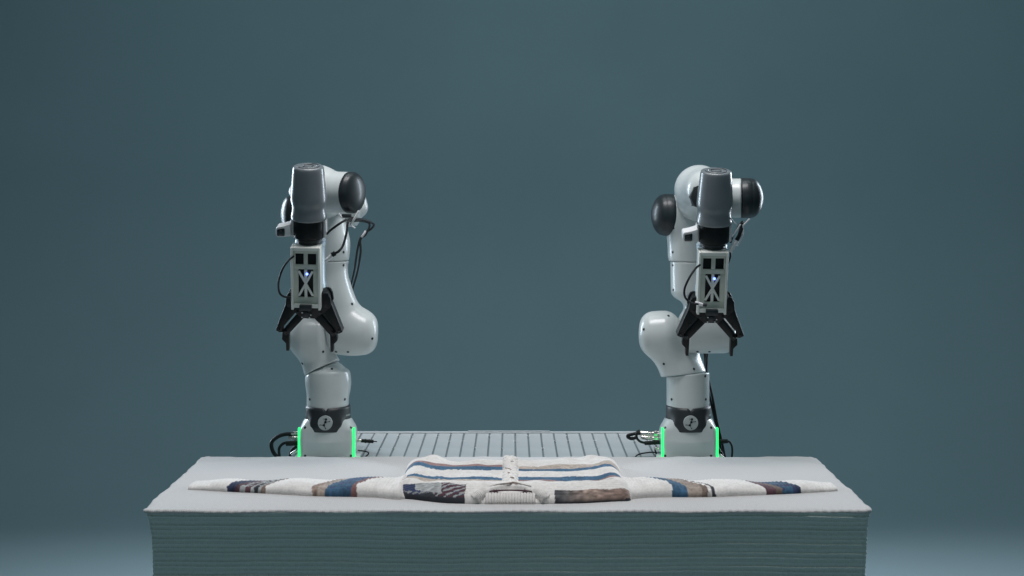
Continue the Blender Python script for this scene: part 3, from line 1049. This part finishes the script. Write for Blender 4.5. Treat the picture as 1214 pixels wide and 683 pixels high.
# ================================================================ RIGHT ROBOT
def build_right():
    c = V(816, 545, RD)
    org = np.array([c[0], 0.91, PZ])
    rb = empty('industrial_robot', org, 'white robot with dark caps sticking out both left and right of its grey wrist', 'robot', GROUP)
    X, z, _ = robot_base(rb, org, 816)
    d = RD
    A, B = V(788, 447.5, d), V(840, 441.5, d)
    nrm = np.array([-(B[2] - A[2]), 0.12 * np.linalg.norm(B - A), (B[0] - A[0])])
    col = s_cyl(V(815.5, 492, d), V(815.5, 434, d), 25.3 * RS, 0.006)
    lo = V(752, 500, d) - np.array([0.01, 0.11, 0]); hi = V(850, 362, d) + np.array([0.01, 0.11, 0])
    lower = I(0.003, col, s_plane(A, nrm))
    lw = shell('lower_column', lower, lo, hi, M['shell'], rb, org)
    screws(lower, lw, org, [(796.3, 473.5), (836.7, 473.5), (836, 446)])
    neck = U(0.032, U(0.030, s_cap(V(809.5, 452, d), V(809, 446, d - .004), 21.5 * RS, 21.0 * RS),
                      s_cap(V(808, 444, d - .004), V(784.5, 398, d - .012), 20.5 * RS, 24 * RS),
                      s_cyl(V(760.0, 395.5, d - 0.006), V(803, 394.5, d - 0.022), 25.0 * RS, 0.034)),
             s_cap(V(822.5, 452, d + .014), V(817, 420, d + .03), 16.0 * RS, 12 * RS))
    up = I(0.003, neck, NEG(s_plane(A + np.array([0, 0, 0.0020]), nrm)))
    sh = shell('shoulder_link', up, lo, hi, M['shell'], rb, org)
    screws(up, sh, org, [(792.5, 374.5), (763.3, 390.5), (787, 431.5), (822.6, 437.5)])
    arm = U(0.030, s_cyl(V(805.0, 394.5, d - 0.014), V(868.5, 394.5, d + 0.005), 24.4 * RS, 0.026),
            s_cap(V(838, 388, d), V(828, 345, d + .01), 22 * RS, 20 * RS),
            s_cyl(V(819.5, 262, d + .02), V(821.5, 354, d + .012), 26.0 * RS, 0.024))
    zs = z(310)
    lo = V(780, 425, d) - np.array([0, 0.11, 0]); hi = V(880, 225, d) + np.array([0, 0.12, 0])
    a1 = I(0.002, arm, s_plane((0, 0, zs - 0.0008), (0, 0, 1)))
    hi1 = hi.copy(); hi1[2] = zs + 0.01
    o1 = shell('upper_arm', a1, lo, hi1, M['shell'], rb, org)
    screws(a1, o1, org, [(797.5, 314.5), (798.3, 343.8), (827, 416.8), (841, 417)])
    a2 = I(0.002, U(0.03, arm, s_cyl(V(797.5, 256, d + .02), V(838, 254, d + .02), 24.6 * RS, 0.006), s_cap(V(806, 275, d + .02), V(810, 300, d + .02), 12 * RS, 15 * RS)),
           s_plane((0, 0, zs + 0.0008), (0, 0, -1)))
    lo2 = lo.copy(); lo2[2] = zs - 0.01
    o2 = shell('elbow_shell', a2, lo2, hi, M['shell'], rb, org)
    screws(a2, o2, org, [(797.5, 299), (798.5, 270.5)])
    dome_cap(rb, org, V(797.2, 255, d + .02), (-1, -0.10, 0.03), 25.0 * RS, 0.026, 0.036)
    # forearm hump coming forward
    fa = U(0.03, s_cap(V(826, 244, d + .02), V(829, 225, 4.72), 25 * RS, 25.5 * RS),
           s_cap(V(829, 225, 4.72), V(838, 226, 4.60), 25.5 * RS, 24 * RS),
           s_cyl(V(846, 235, 4.57), V(879, 235, 4.56), 23.8 * WS, 0.004))
    shell('forearm', fa, V(785, 275, d) - np.array([0, 0.46, 0]), V(905, 190, d) + np.array([0, 0.1, 0]), M['shell'], rb, org)
    # dark eight-sided recess between forearm and wrist
    bm = bmesh.new()
    p, q = V(829.5, 233, 4.63) - org, V(833.5, 233, 4.55) - org
    bm_cyl(bm, p, q, 16.5 * WS, 15.5 * WS, seg=8, bev=0.002)
    link('joint_collar', bm_mesh('joint_collar', bm, M['band'], True), rb)
    dome_cap(rb, org, V(878.5, 234.8, 4.56), (1, -0.06, 0), 24.4 * WS, 0.026, 0.034)
    add_wrist(rb, org, 847.4, 241.0, R(0.5), R(0.5))
    k = lambda pts, r, n='cable', m=None: tube(n, [V(a, b, t) for a, b, t in pts], r, m or M['cable'], rb, org)
    # loop on the left of the bracket
    k([(830, 314, 4.46), (825, 318, 4.43), (818, 328, 4.41), (812, 341, 4.41), (811.5, 350, 4.42), (815, 356, 4.43), (822, 360, 4.42), (828, 360.5, 4.42)], 0.0029)
    plug(rb, org, V(824, 358.8, 4.425), V(834, 361.5, 4.42), 0.0045, M['whitep'])
    plug(rb, org, V(833, 361.2, 4.42), V(838, 361.8, 4.42), 0.0048, M['band'])
    # looms right of the wrist
    k([(866, 288, 4.5), (871, 276, 4.5), (878, 265, 4.51), (880.5, 263, 4.52), (879.5, 270, 4.52), (875.5, 281, 4.51), (870, 290, 4.5)], 0.0026)
    k([(880.0, 264, 4.505), (879.3, 270, 4.505), (876, 280, 4.5), (873, 285, 4.5)], 0.0058, n='cable_boot')
    plug(rb, org, V(873.5, 284.5, 4.5), V(865.5, 299, 4.5), 0.0056, M['whitep'])
    k([(865.5, 299, 4.5), (866, 304, 4.5), (863, 312, 4.51), (857, 322, 4.53)], 0.0026)
    k([(888.5, 259.5, 4.5), (884, 264.5, 4.5), (881, 268, 4.5), (880, 280, 4.51), (874, 292, 4.51)], 0.0020, n='cable_tie', m=M['whitep'])
    k([(866.5, 259, 4.46), (870, 263, 4.48), (874, 266.5, 4.5)], 0.0018, n='cable_tie', m=M['whitep'])
    k([(868, 281, 4.49), (874, 272, 4.49), (878, 266, 4.49)], 0.0022, n='cable_tie', m=M['whitep'])
    # long leads falling behind the column
    k([(835, 414, 4.93), (836, 425, 4.935), (837, 440, 4.935), (841, 455, 4.93), (845.5, 475, 4.92), (850, 500, 4.92), (856, 525, 4.93), (860, 545, 4.94)], 0.0036)
    k([(838.5, 414, 4.93), (838, 425, 4.925), (837.5, 440, 4.92), (839, 460, 4.92), (843.5, 480, 4.92), (849, 505, 4.92), (854, 530, 4.93), (858, 548, 4.94)], 0.0036)
    y = 4.88
    plug(rb, org, V(783, 513.0, y), V(775, 512.5, y), 0.0056, M['chrome'])
    plug(rb, org, V(783, 516, y - .02), V(759, 514, y - .02), 0.0098, M['chrome'])
    plug(rb, org, V(783, 520.5, y - .03), V(760, 518.5, y - .03), 0.0056, M['chrome'])
    plug(rb, org, V(783, 524.5, y - .03), V(764, 525.5, y - .03), 0.0058, M['black'])
    plug(rb, org, V(782, 533, y - .03), V(776.5, 531, y - .03), 0.0048, M['chrome'])
    k([(761, 514, y - .02), (755, 514, y - .02), (749, 515, y - .02), (744, 517, y - .02), (748, 520, y - .02), (756, 518.5, y - .02)], 0.0048)
    k([(758, 510.5, y - .04), (755, 513, y - .05), (755, 519, y - .05), (759, 523.5, y - .05), (766, 525.5, y - .03)], 0.0036)
    k([(783, 536.5, y), (772, 536.3, y), (762, 537.5, y), (755, 540, y), (750, 546, y)], 0.0020)
    k([(778, 528, y - .02), (776.5, 533, y - .02), (778, 539, y - .02), (776, 547, y)], 0.0024)
    plug(rb, org, V(849, 524, y), V(863, 523, y), 0.0062, M['black'])
    plug(rb, org, V(849, 530, y - .01), V(857, 541, y), 0.0056, M['black'])
    k([(861, 522.6, y), (865.5, 524.5, y), (868, 531, y), (867.5, 542, y), (864, 550, y)], 0.0030)
    plug(rb, org, V(850, 538, y - .02), V(858, 543, y - .02), 0.0040, M['chrome'])
    return rb
build_right()

# ================================================================ CARDIGAN
CREAM = np.array((0.80, 0.765, 0.735))
BLUE = np.array((0.050, 0.130, 0.225))
NAVY = np.array((0.022, 0.032, 0.075))
RED = np.array((0.21, 0.105, 0.10))
TAN = np.array((0.40, 0.33, 0.28))
BROWN = np.array((0.20, 0.145, 0.12))
MAROON = np.array((0.085, 0.038, 0.05))
GREY = np.array((0.40, 0.41, 0.41))
BLACK = np.array((0.020, 0.022, 0.028))

def vnoise(x, y, seed=0):
    xi, yi = np.floor(x).astype(int), np.floor(y).astype(int)
    fx, fy = x - xi, y - yi
    fx, fy = fx * fx * (3 - 2 * fx), fy * fy * (3 - 2 * fy)
    def hsh(a, b):
        v = np.sin(a * 127.1 + b * 311.7 + seed * 74.7) * 43758.5453
        return v - np.floor(v)
    return (hsh(xi, yi) * (1 - fx) + hsh(xi + 1, yi) * fx) * (1 - fy) + (hsh(xi, yi + 1) * (1 - fx) + hsh(xi + 1, yi + 1) * fx) * fy

def colored(name, vs, fs, cols, parent, org):
    me = new_mesh(name, np.asarray(vs) - org, fs, M['wool'])
    a = me.color_attributes.new('Col', 'FLOAT_COLOR', 'POINT')
    c4 = np.ones((len(vs), 4))
    c4[:, :3] = np.clip(cols, 0, 1)
    a.data.foreach_set('color', c4.ravel())
    return link(name, me, parent)

def sm(e0, e1, x):
    t = np.clip((x - e0) / (e1 - e0), 0, 1)
    return t * t * (3 - 2 * t)

def build_cardigan():
    bx0, bx1, by0, by1 = -0.285, 0.290, 0.070, 0.590
    cxm = -0.004
    t = empty('cardigan', (0, 0.33, TZ), 'cream knitted cardigan with blue, tan and brown stripes lying open-armed on the table', 'cardigan')
    org = np.array(t.location)
    # ---------- body
    nx, ny = 300, 250
    u = np.linspace(-1, 1, nx)
    # arc-shaped cross sections: the grid wraps down at every edge
    uu, vv = np.meshgrid(u, np.linspace(0, 1, ny), indexing='ij')
    byf = by0 + np.where(uu < 0, 0.052, 0.022) * sm(0.45, 1.0, np.abs(uu)) ** 1.3
    Y = byf + (by1 - byf) * vv
    front = np.clip((vv) / 0.14, 0, 1)
    back = np.clip((1 - vv) / 0.10, 0, 1)
    half = np.where(uu < 0, -bx0, bx1)
    prof0 = lambda q: np.sqrt(np.clip(1 - (1 - np.clip(q, 0, 1)) ** 2, 0, 1))
    taper = 1 - 0.035 * vv + 0.012 * np.sin(vv * 9) - 0.05 * (1 - prof0(vv / 0.10))
    Xs = uu * half * taper
    edge = np.clip((1 - np.abs(uu)) / 0.11, 0, 1)
    prof = lambda q: np.sqrt(np.clip(1 - (1 - q) ** 2, 0, 1))
    H = 0.030 - 0.010 * sm(0.55, 1.0, vv) + 0.010 * np.exp(-((np.abs(uu) - 0.87) / 0.10) ** 2) * sm(0.05, 0.25, vv) * (1 - 0.5 * sm(0.7, 1.0, vv)) + 0.006 * np.exp(-((vv - 0.12) / 0.08) ** 2)
    H = H + 0.007 * (vnoise(Xs * 14 + 3, Y * 14, 2) - 0.5) + 0.005 * (vnoise(Xs * 33, Y * 33 + 9, 5) - 0.5)
    # puffed hem bumps along the back
    for bx, bw, bh in ((-0.208, 0.026, 0.017), (0.205, 0.034, 0.011), (0.145, 0.022, 0.006), (0.0, 0.022, 0.008)):
        H = H + bh * np.exp(-((Xs - bx) / bw) ** 2) * np.exp(-((Y - 0.55) / 0.045) ** 2)
    # neck opening: triangle from the apex towards the viewer
    apY = 0.140
    tri = np.clip((apY - Y) / (apY - by0), 0, 1)
    inside = sm(0.0, 0.012, tri * 0.085 - np.abs(Xs - cxm)) * sm(0, 0.25, tri)
    H = H - inside * 0.014
    Z = TZ + 0.003 + H * prof(front) * prof(edge) * (0.35 + 0.65 * prof(back))
    # stitch relief: garter ridges across, small columns along
    Z = Z + 0.0006 * np.sin(Y * 2 * math.pi / 0.0085 + 1.2 * vnoise(Xs * 60, Y * 60, 1)) * prof(edge)
    Z = Z + 0.0001 * np.sin(Xs * 2 * math.pi / 0.0072) * prof(edge)
    Yd = Y - 0.0 * Xs + 0.004 * (vnoise(Xs * 20, Y * 20, 8) - 0.5)
    # colours
    C = np.broadcast_to(CREAM, (*uu.shape, 3)).copy()
    fz = 0.0035 * (vnoise(Xs * 160, Y * 40, 4) - 0.5) * 2
    curve = -0.03 * sm(0.80, 0.97, np.abs(uu)) * np.where(uu < 0, 0.7, 1.0)
    yy = Yd + fz + curve * 0
    def stripe(mask, col, mix=1.0, spk=0.35, seed=3):
        nzz = vnoise(Xs * 220, Y * 220, seed)
        c = col[None, None] * (1 - spk + 2 * spk * nzz[..., None])
        C[...] = np.where(mask[..., None], c * mix + C * (1 - mix), C)
    L = (Xs < cxm - 0.020) & (np.abs(uu) < 0.995)
    Rr = (Xs > cxm + 0.020) & (np.abs(uu) < 0.995)
    stripe(L & (yy > 0.415) & (yy < 0.455), RED * 1.35, 0.9)
    stripe(L & (yy > 0.356) & (yy < 0.415), BLUE)
    stripe(L & (yy > 0.226) & (yy < 0.252), BLUE * 1.1)
    stripe(L & (yy > 0.182) & (yy < 0.226), TAN * 1.15, 0.9)
    stripe(Rr & (yy > 0.380) & (yy < 0.435), TAN * 1.15, 0.9)
    stripe(Rr & (yy > 0.345) & (yy < 0.380), BLUE * 1.1)
    stripe(Rr & (yy > 0.212) & (yy < 0.262), BLUE)
    stripe(Rr & (yy > 0.190) & (yy < 0.212), RED * 1.3, 0.9)
    stripe(Rr & (yy > 0.158) & (yy < 0.166) & (np.abs(uu) < 0.85), GREY * 0.7, 0.6)
    # near shoulder patches
    mo2 = 0.006 * (vnoise(Xs * 70, Y * 70, 21) - 0.5)
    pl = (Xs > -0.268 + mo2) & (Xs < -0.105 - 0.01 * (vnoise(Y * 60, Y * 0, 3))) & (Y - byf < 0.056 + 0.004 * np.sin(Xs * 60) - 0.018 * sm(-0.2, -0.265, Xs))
    mot = vnoise(Xs * 55 + Y * 80, Y * 300, 6)
    base_l = np.where((mot > 0.55)[..., None], GREY * 0.75, np.where((mot > 0.3)[..., None], NAVY * 1.6, MAROON))
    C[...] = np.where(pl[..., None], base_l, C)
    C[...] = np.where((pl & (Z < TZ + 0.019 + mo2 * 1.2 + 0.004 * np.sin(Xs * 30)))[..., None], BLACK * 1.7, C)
    diag = np.sin((Xs * 1.0 - Y * 2.2) * 190) + 1.3 * (vnoise(Xs * 170, Y * 170, 31) - 0.5)
    dz = pl & (Xs > -0.185) & (Z > TZ + 0.016)
    C[...] = np.where((dz & (diag > 0.15))[..., None], MAROON * 1.1, C)
    C[...] = np.where((dz & (diag < -0.45))[..., None], GREY * 0.9, C)
    C[...] = np.where((pl & (Xs + 6 * mo2 < -0.225) & (Z > TZ + 0.02))[..., None], NAVY * 1.5, C)
    C[...] = np.where((pl & (Xs > -0.235) & (Xs < -0.17) & (Z > TZ + 0.023) & (Y - byf > 0.014))[..., None], (GREY * 1.05)[None, None] * (0.55 + 0.75 * vnoise(Xs * 130, Y * 190, 41)[..., None]), C)
    pr_ = (Xs > 0.102) & (Xs < 0.285) & (Y - byf < 0.026 + 0.003 * np.sin(Xs * 70))
    mr = vnoise(Xs * 120, Z * 260, 9)
    gx = sm(0.10, 0.26, Xs)[..., None]
    base_r = (BLACK * 1.5 + GREY * 0.16) * (1 - np.clip(gx * 2, 0, 1)) + BROWN * 1.1 * np.clip(gx * 2, 0, 1)
    base_r = base_r + (TAN * 0.35 * (1 - np.abs(gx * 2 - 1)) + RED * 0.25 * gx) * 0.8
    C[...] = np.where(pr_[..., None], base_r * (0.25 + 0.75 * mr[..., None] + 0.85 * vnoise(Xs * 85, Z * 150 + Y * 60, 19)[..., None]), C)
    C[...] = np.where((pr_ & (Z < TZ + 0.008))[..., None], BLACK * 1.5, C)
    # back-of-neck: dark line with ribbing
    nk = (inside > 0.4)
    C[...] = np.where((nk & (Y > 0.100) & (Y < 0.108))[..., None], MAROON * 0.8, C)
    rib = np.sin(Xs * 2 * math.pi / 0.0075)
    Z = Z + np.where(nk & (Y < 0.100), 0.0016 * rib, 0)
    C[...] = np.where((nk & (Y > 0.090) & (Y < 0.100) & (rib < -0.1))[..., None], GREY * 0.85, C)
    # fuzzy yarn tint
    C *= (0.93 + 0.14 * vnoise(Xs * 90, Y * 90, 12))[..., None]
    # soft outline
    Xo = Xs + 0.004 * (vnoise(Y * 40, Y * 0 + 2, 3) - 0.5) * (np.abs(uu) > 0.9)
    Yo = Y + 0.010 * sm(0.8, 1.0, vv) * (vnoise(Xs * 22, Xs * 0, 7) - 0.4) - 0.012 * (uu ** 2) * sm(0.25, 0, vv) * -1
    top = np.stack([Xo, Yo, Z], -1).reshape(-1, 3)
    fs = []
    for i in range(nx - 1):
        for j in range(ny - 1):
            a = i * ny + j
            fs.append((a, a + ny, a + ny + 1, a + 1))
    n0 = len(top)
    ring = [i * ny for i in range(nx)] + [(nx - 1) * ny + j for j in range(1, ny)] + [i * ny + ny - 1 for i in range(nx - 2, -1, -1)] + [j for j in range(ny - 2, 0, -1)]
    low = top[ring].copy()
    low[:, 2] = TZ + 0.0015
    vs = np.concatenate([top, low])
    for k in range(len(ring)):
        k2 = (k + 1) % len(ring)
        fs.append((ring[k2], ring[k], n0 + k, n0 + k2))
    cols = np.concatenate([C.reshape(-1, 3), C.reshape(-1, 3)[ring]])
    colored('body', vs, fs, cols, t, org)
    # ---------- sleeves
    def sleeve(sgn):
        n, m = 260, 72
        s = np.linspace(0, 1, n)
        if sgn < 0:
            ctr = catmull([(-0.246, 0.212, 0), (-0.33, 0.222, 0), (-0.50, 0.238, 0), (-0.66, 0.268, 0), (-0.806, 0.298, 0)], 65)[:n]
        else:
            ctr = catmull([(0.252, 0.212, 0), (0.33, 0.222, 0), (0.50, 0.225, 0), (0.66, 0.245, 0), (0.806, 0.278, 0)], 65)[:n]
        n = len(ctr)
        s = np.linspace(0, 1, n)
        wd = 0.092 - 0.050 * s ** 0.8 + 0.005 * np.sin(s * 17) * (1 - s)
        th = 0.037 - 0.024 * s + 0.003 * np.sin(s * 23 + 1)
        tuck = 0.35 + 0.65 * sm(0.0, 0.075, s)      # tucked low where it meets the body
        th = th * tuck
        wd = wd * (0.8 + 0.2 * tuck)
        vs = np.zeros((n, m, 3))
        C = np.zeros((n, m, 3))
        for k in range(m):
            a = 2 * math.pi * k / m
            ca, sa = math.cos(a), math.sin(a)
            yo = wd * math.copysign(abs(ca) ** 0.8, ca) * (1.0 if sa > -0.05 else 0.96)
            zo = th * max(0.0, sa) ** 0.7 if sa > 0 else 0.0 * th
            vs[:, k, 0] = ctr[:, 0] - sgn * yo * 0.10
            vs[:, k, 1] = ctr[:, 1] + yo
            lump = 0.0045 * (vnoise(ctr[:, 0] * 26 + 5, np.full(n, k * 0.13), 5) - 0.5) * max(0, sa) * (1 - 0.5 * s)
            rd = 0.0008 * np.sin(ctr[:, 0] * 2 * math.pi / 0.0085) + 0.0005 * math.sin(k * 2.2)
            vs[:, k, 2] = TZ + 0.0015 + zo + lump + rd * max(0, sa)
        X, Y = vs[..., 0], vs[..., 1]
        yf = (Y - ctr[:, 1][:, None]) / 0.09
        C[...] = CREAM
        ax = np.abs(X) + 0.060 * np.maximum(yf + 0.50, 0) - 0.018 + 0.006 * (vnoise(X * 90, Y * 60, 2) - 0.5)   # bands run slantwise across the sleeve
        spk = (0.45 + 0.6 * vnoise(X * 210, Y * 210, 3) + 0.5 * vnoise(X * 75, Y * 120, 13))[..., None]
        def bandc(a, b, col, vary=None):
            mk = ((ax > a) & (ax < b))[..., None]
            c = col * spk
            C[...] = np.where(mk, c, C)
        DB = BLUE * 0.82
        if sgn < 0:
            for a, b, col in ((0.360, 0.374, RED), (0.374, 0.436, DB), (0.436, 0.458, TAN), (0.458, 0.472, BROWN * 1.6),
                              (0.590, 0.600, BROWN), (0.600, 0.606, GREY), (0.606, 0.617, BLACK), (0.617, 0.625, GREY), (0.625, 0.641, MAROON), (0.641, 0.647, GREY * 0.8), (0.647, 0.668, MAROON), (0.668, 0.690, NAVY)):
                bandc(a, b, col)
            mm = (ax > 0.600) & (ax < 0.655) & (vnoise(X * 60, Y * 140, 8) > 0.55)
            C[...] = np.where(mm[..., None], (GREY * 0.8) * spk, C)
            mm = (ax > 0.378) & (ax < 0.44) & (vnoise(X * 50, Y * 90, 18) > 0.62)
            C[...] = np.where(mm[..., None], NAVY * 2.2 * spk, C)
        else:
            for a, b, col in ((0.372, 0.408, DB), (0.408, 0.446, TAN * 0.85), (0.446, 0.457, BROWN), (0.457, 0.468, CREAM), (0.468, 0.477, BLACK * 2),
                              (0.606, 0.630, MAROON * 1.2), (0.630, 0.646, BROWN * 0.8), (0.646, 0.695, NAVY * 1.4)):
                bandc(a, b, col)
            mm = (ax > 0.410) & (ax < 0.45) & (vnoise(X * 50, Y * 120, 8) > 0.55)
            C[...] = np.where(mm[..., None], BROWN * 1.5 * spk, C)
            mm = (ax > 0.646) & (ax < 0.695) & (vnoise(X * 60, Y * 100, 4) > 0.5)
            C[...] = np.where(mm[..., None], BLUE * 0.7 * spk, C)
        cuff = ax > 0.765
        C *= (0.93 + 0.14 * vnoise(X * 90, Y * 90, 12))[..., None]
        fs = []
        for i in range(n - 1):
            for k in range(m):
                k2 = (k + 1) % m
                q = (i * m + k, i * m + k2, (i + 1) * m + k2, (i + 1) * m + k)
                fs.append(q if sgn > 0 else q[::-1])
        e = tuple(range((n - 1) * m, n * m))
        fs.append(e if sgn > 0 else e[::-1])
        o = colored('sleeve', vs.reshape(-1, 3), fs, C.reshape(-1, 3), t, org)
        return o
    sleeve(-1)
    sleeve(1)
    # ---------- plaited button band down the middle
    ys = np.linspace(0.142, 0.570, 260)
    per = 0.120
    for k in range(3):
        ph = 2 * math.pi * k / 3
        a = ys / per * 2 * math.pi + ph
        path = np.stack([cxm + 0.0125 * np.sin(a), ys, TZ + 0.0265 - 0.009 * sm(0.38, 0.56, ys) + 0.0045 * np.sin(2 * a) + 0.006 * np.exp(-((ys - 0.55) / 0.04) ** 2)], 1)
        vs, fs = tube_geo(path, 0.0090 + 0.0008 * np.sin(ys * 900), 12)
        colored('plait_strand', vs, fs, np.broadcast_to(CREAM * 1.06, (len(vs), 3)), t, org)
    # dark stitches showing between the plaits
    for k, (x, y, ln, sl) in enumerate(((0.004, 0.208, 0.005, 0.004), (-0.004, 0.272, 0.003, 0.0), (-0.006, 0.335, 0.008, 0.012), (0.005, 0.470, 0.004, 0.002))):
        vs, fs = tube_geo(catmull([(cxm + x - ln, y + sl, TZ + 0.0395 - 0.009 * float(sm(0.38, 0.56, y))), (cxm + x, y, TZ + 0.0404 - 0.009 * float(sm(0.38, 0.56, y))), (cxm + x + ln, y - sl, TZ + 0.0395 - 0.009 * float(sm(0.38, 0.56, y)))], 6), 0.0011, 6)
        colored('stitch', vs, fs, np.broadcast_to(BROWN * 1.3, (len(vs), 3)), t, org)
    # ---------- neckline: thin tan edges parting from the apex, ribbed rolls at the near ends
    for sgn in (-1, 1):
        pth = catmull([(cxm + 0.006, 0.141, TZ + 0.0390), (cxm + 0.006 + sgn * 0.012, 0.133, TZ + 0.0390), (cxm + sgn * 0.030, 0.122, TZ + 0.0385), (cxm + sgn * 0.050, 0.110, TZ + 0.0362)], 20)
        vs, fs = tube_geo(pth, np.linspace(0.0026, 0.0012, len(pth)), 8)
        colored('neck_edge', vs, fs, np.linspace(0, 1, len(vs))[:, None] * (CREAM * 0.85 - BROWN * 1.4) + BROWN * 1.4, t, org)
        pth = catmull([(cxm + sgn * 0.060, 0.106, TZ + 0.0195), (cxm + sgn * 0.068, 0.096, TZ + 0.0185), (cxm + sgn * 0.076, 0.085, TZ + 0.0165), (cxm + sgn * 0.086, 0.077, TZ + 0.012)], 40)
        n = len(pth)
        sx = np.linspace(0, 1, n)
        rad = 0.0135 + 0.001 * sx + 0.0008 * np.sin(sx * 70)
        vs, fs = tube_geo(pth, rad, 18)
        colored('collar', vs, fs, np.broadcast_to(CREAM, (len(vs), 3)), t, org)
    # ---------- ribbed neckband across the back of the neck
    vs_all, fs_all = [], []
    for x in np.arange(cxm - 0.056, cxm + 0.0561, 0.0070):
        vs, fs = tube_geo([(x, 0.094, TZ + 0.021), (x, 0.084, TZ + 0.0195), (x, 0.074, TZ + 0.014), (x, 0.069, TZ + 0.006), (x, 0.069, TZ + 0.002)], 0.0036, 8)
        b = len(vs_all)
        vs_all += list(vs)
        fs_all += [tuple(i + b for i in f) for f in fs]
    nb = colored('neckband', np.array(vs_all), fs_all, np.broadcast_to(CREAM * 0.95, (len(vs_all), 3)), t, org)
    nb['kind'] = 'stuff'
    vs, fs = tube_geo(catmull([(cxm - 0.050, 0.094, TZ + 0.0265), (cxm - 0.028, 0.096, TZ + 0.0285), (cxm + 0.02, 0.096, TZ + 0.0288), (cxm + 0.052, 0.093, TZ + 0.0265)], 10), 0.0018, 8)
    colored('neck_trim', vs, fs, np.broadcast_to(MAROON, (len(vs), 3)), t, org)
build_cardigan()
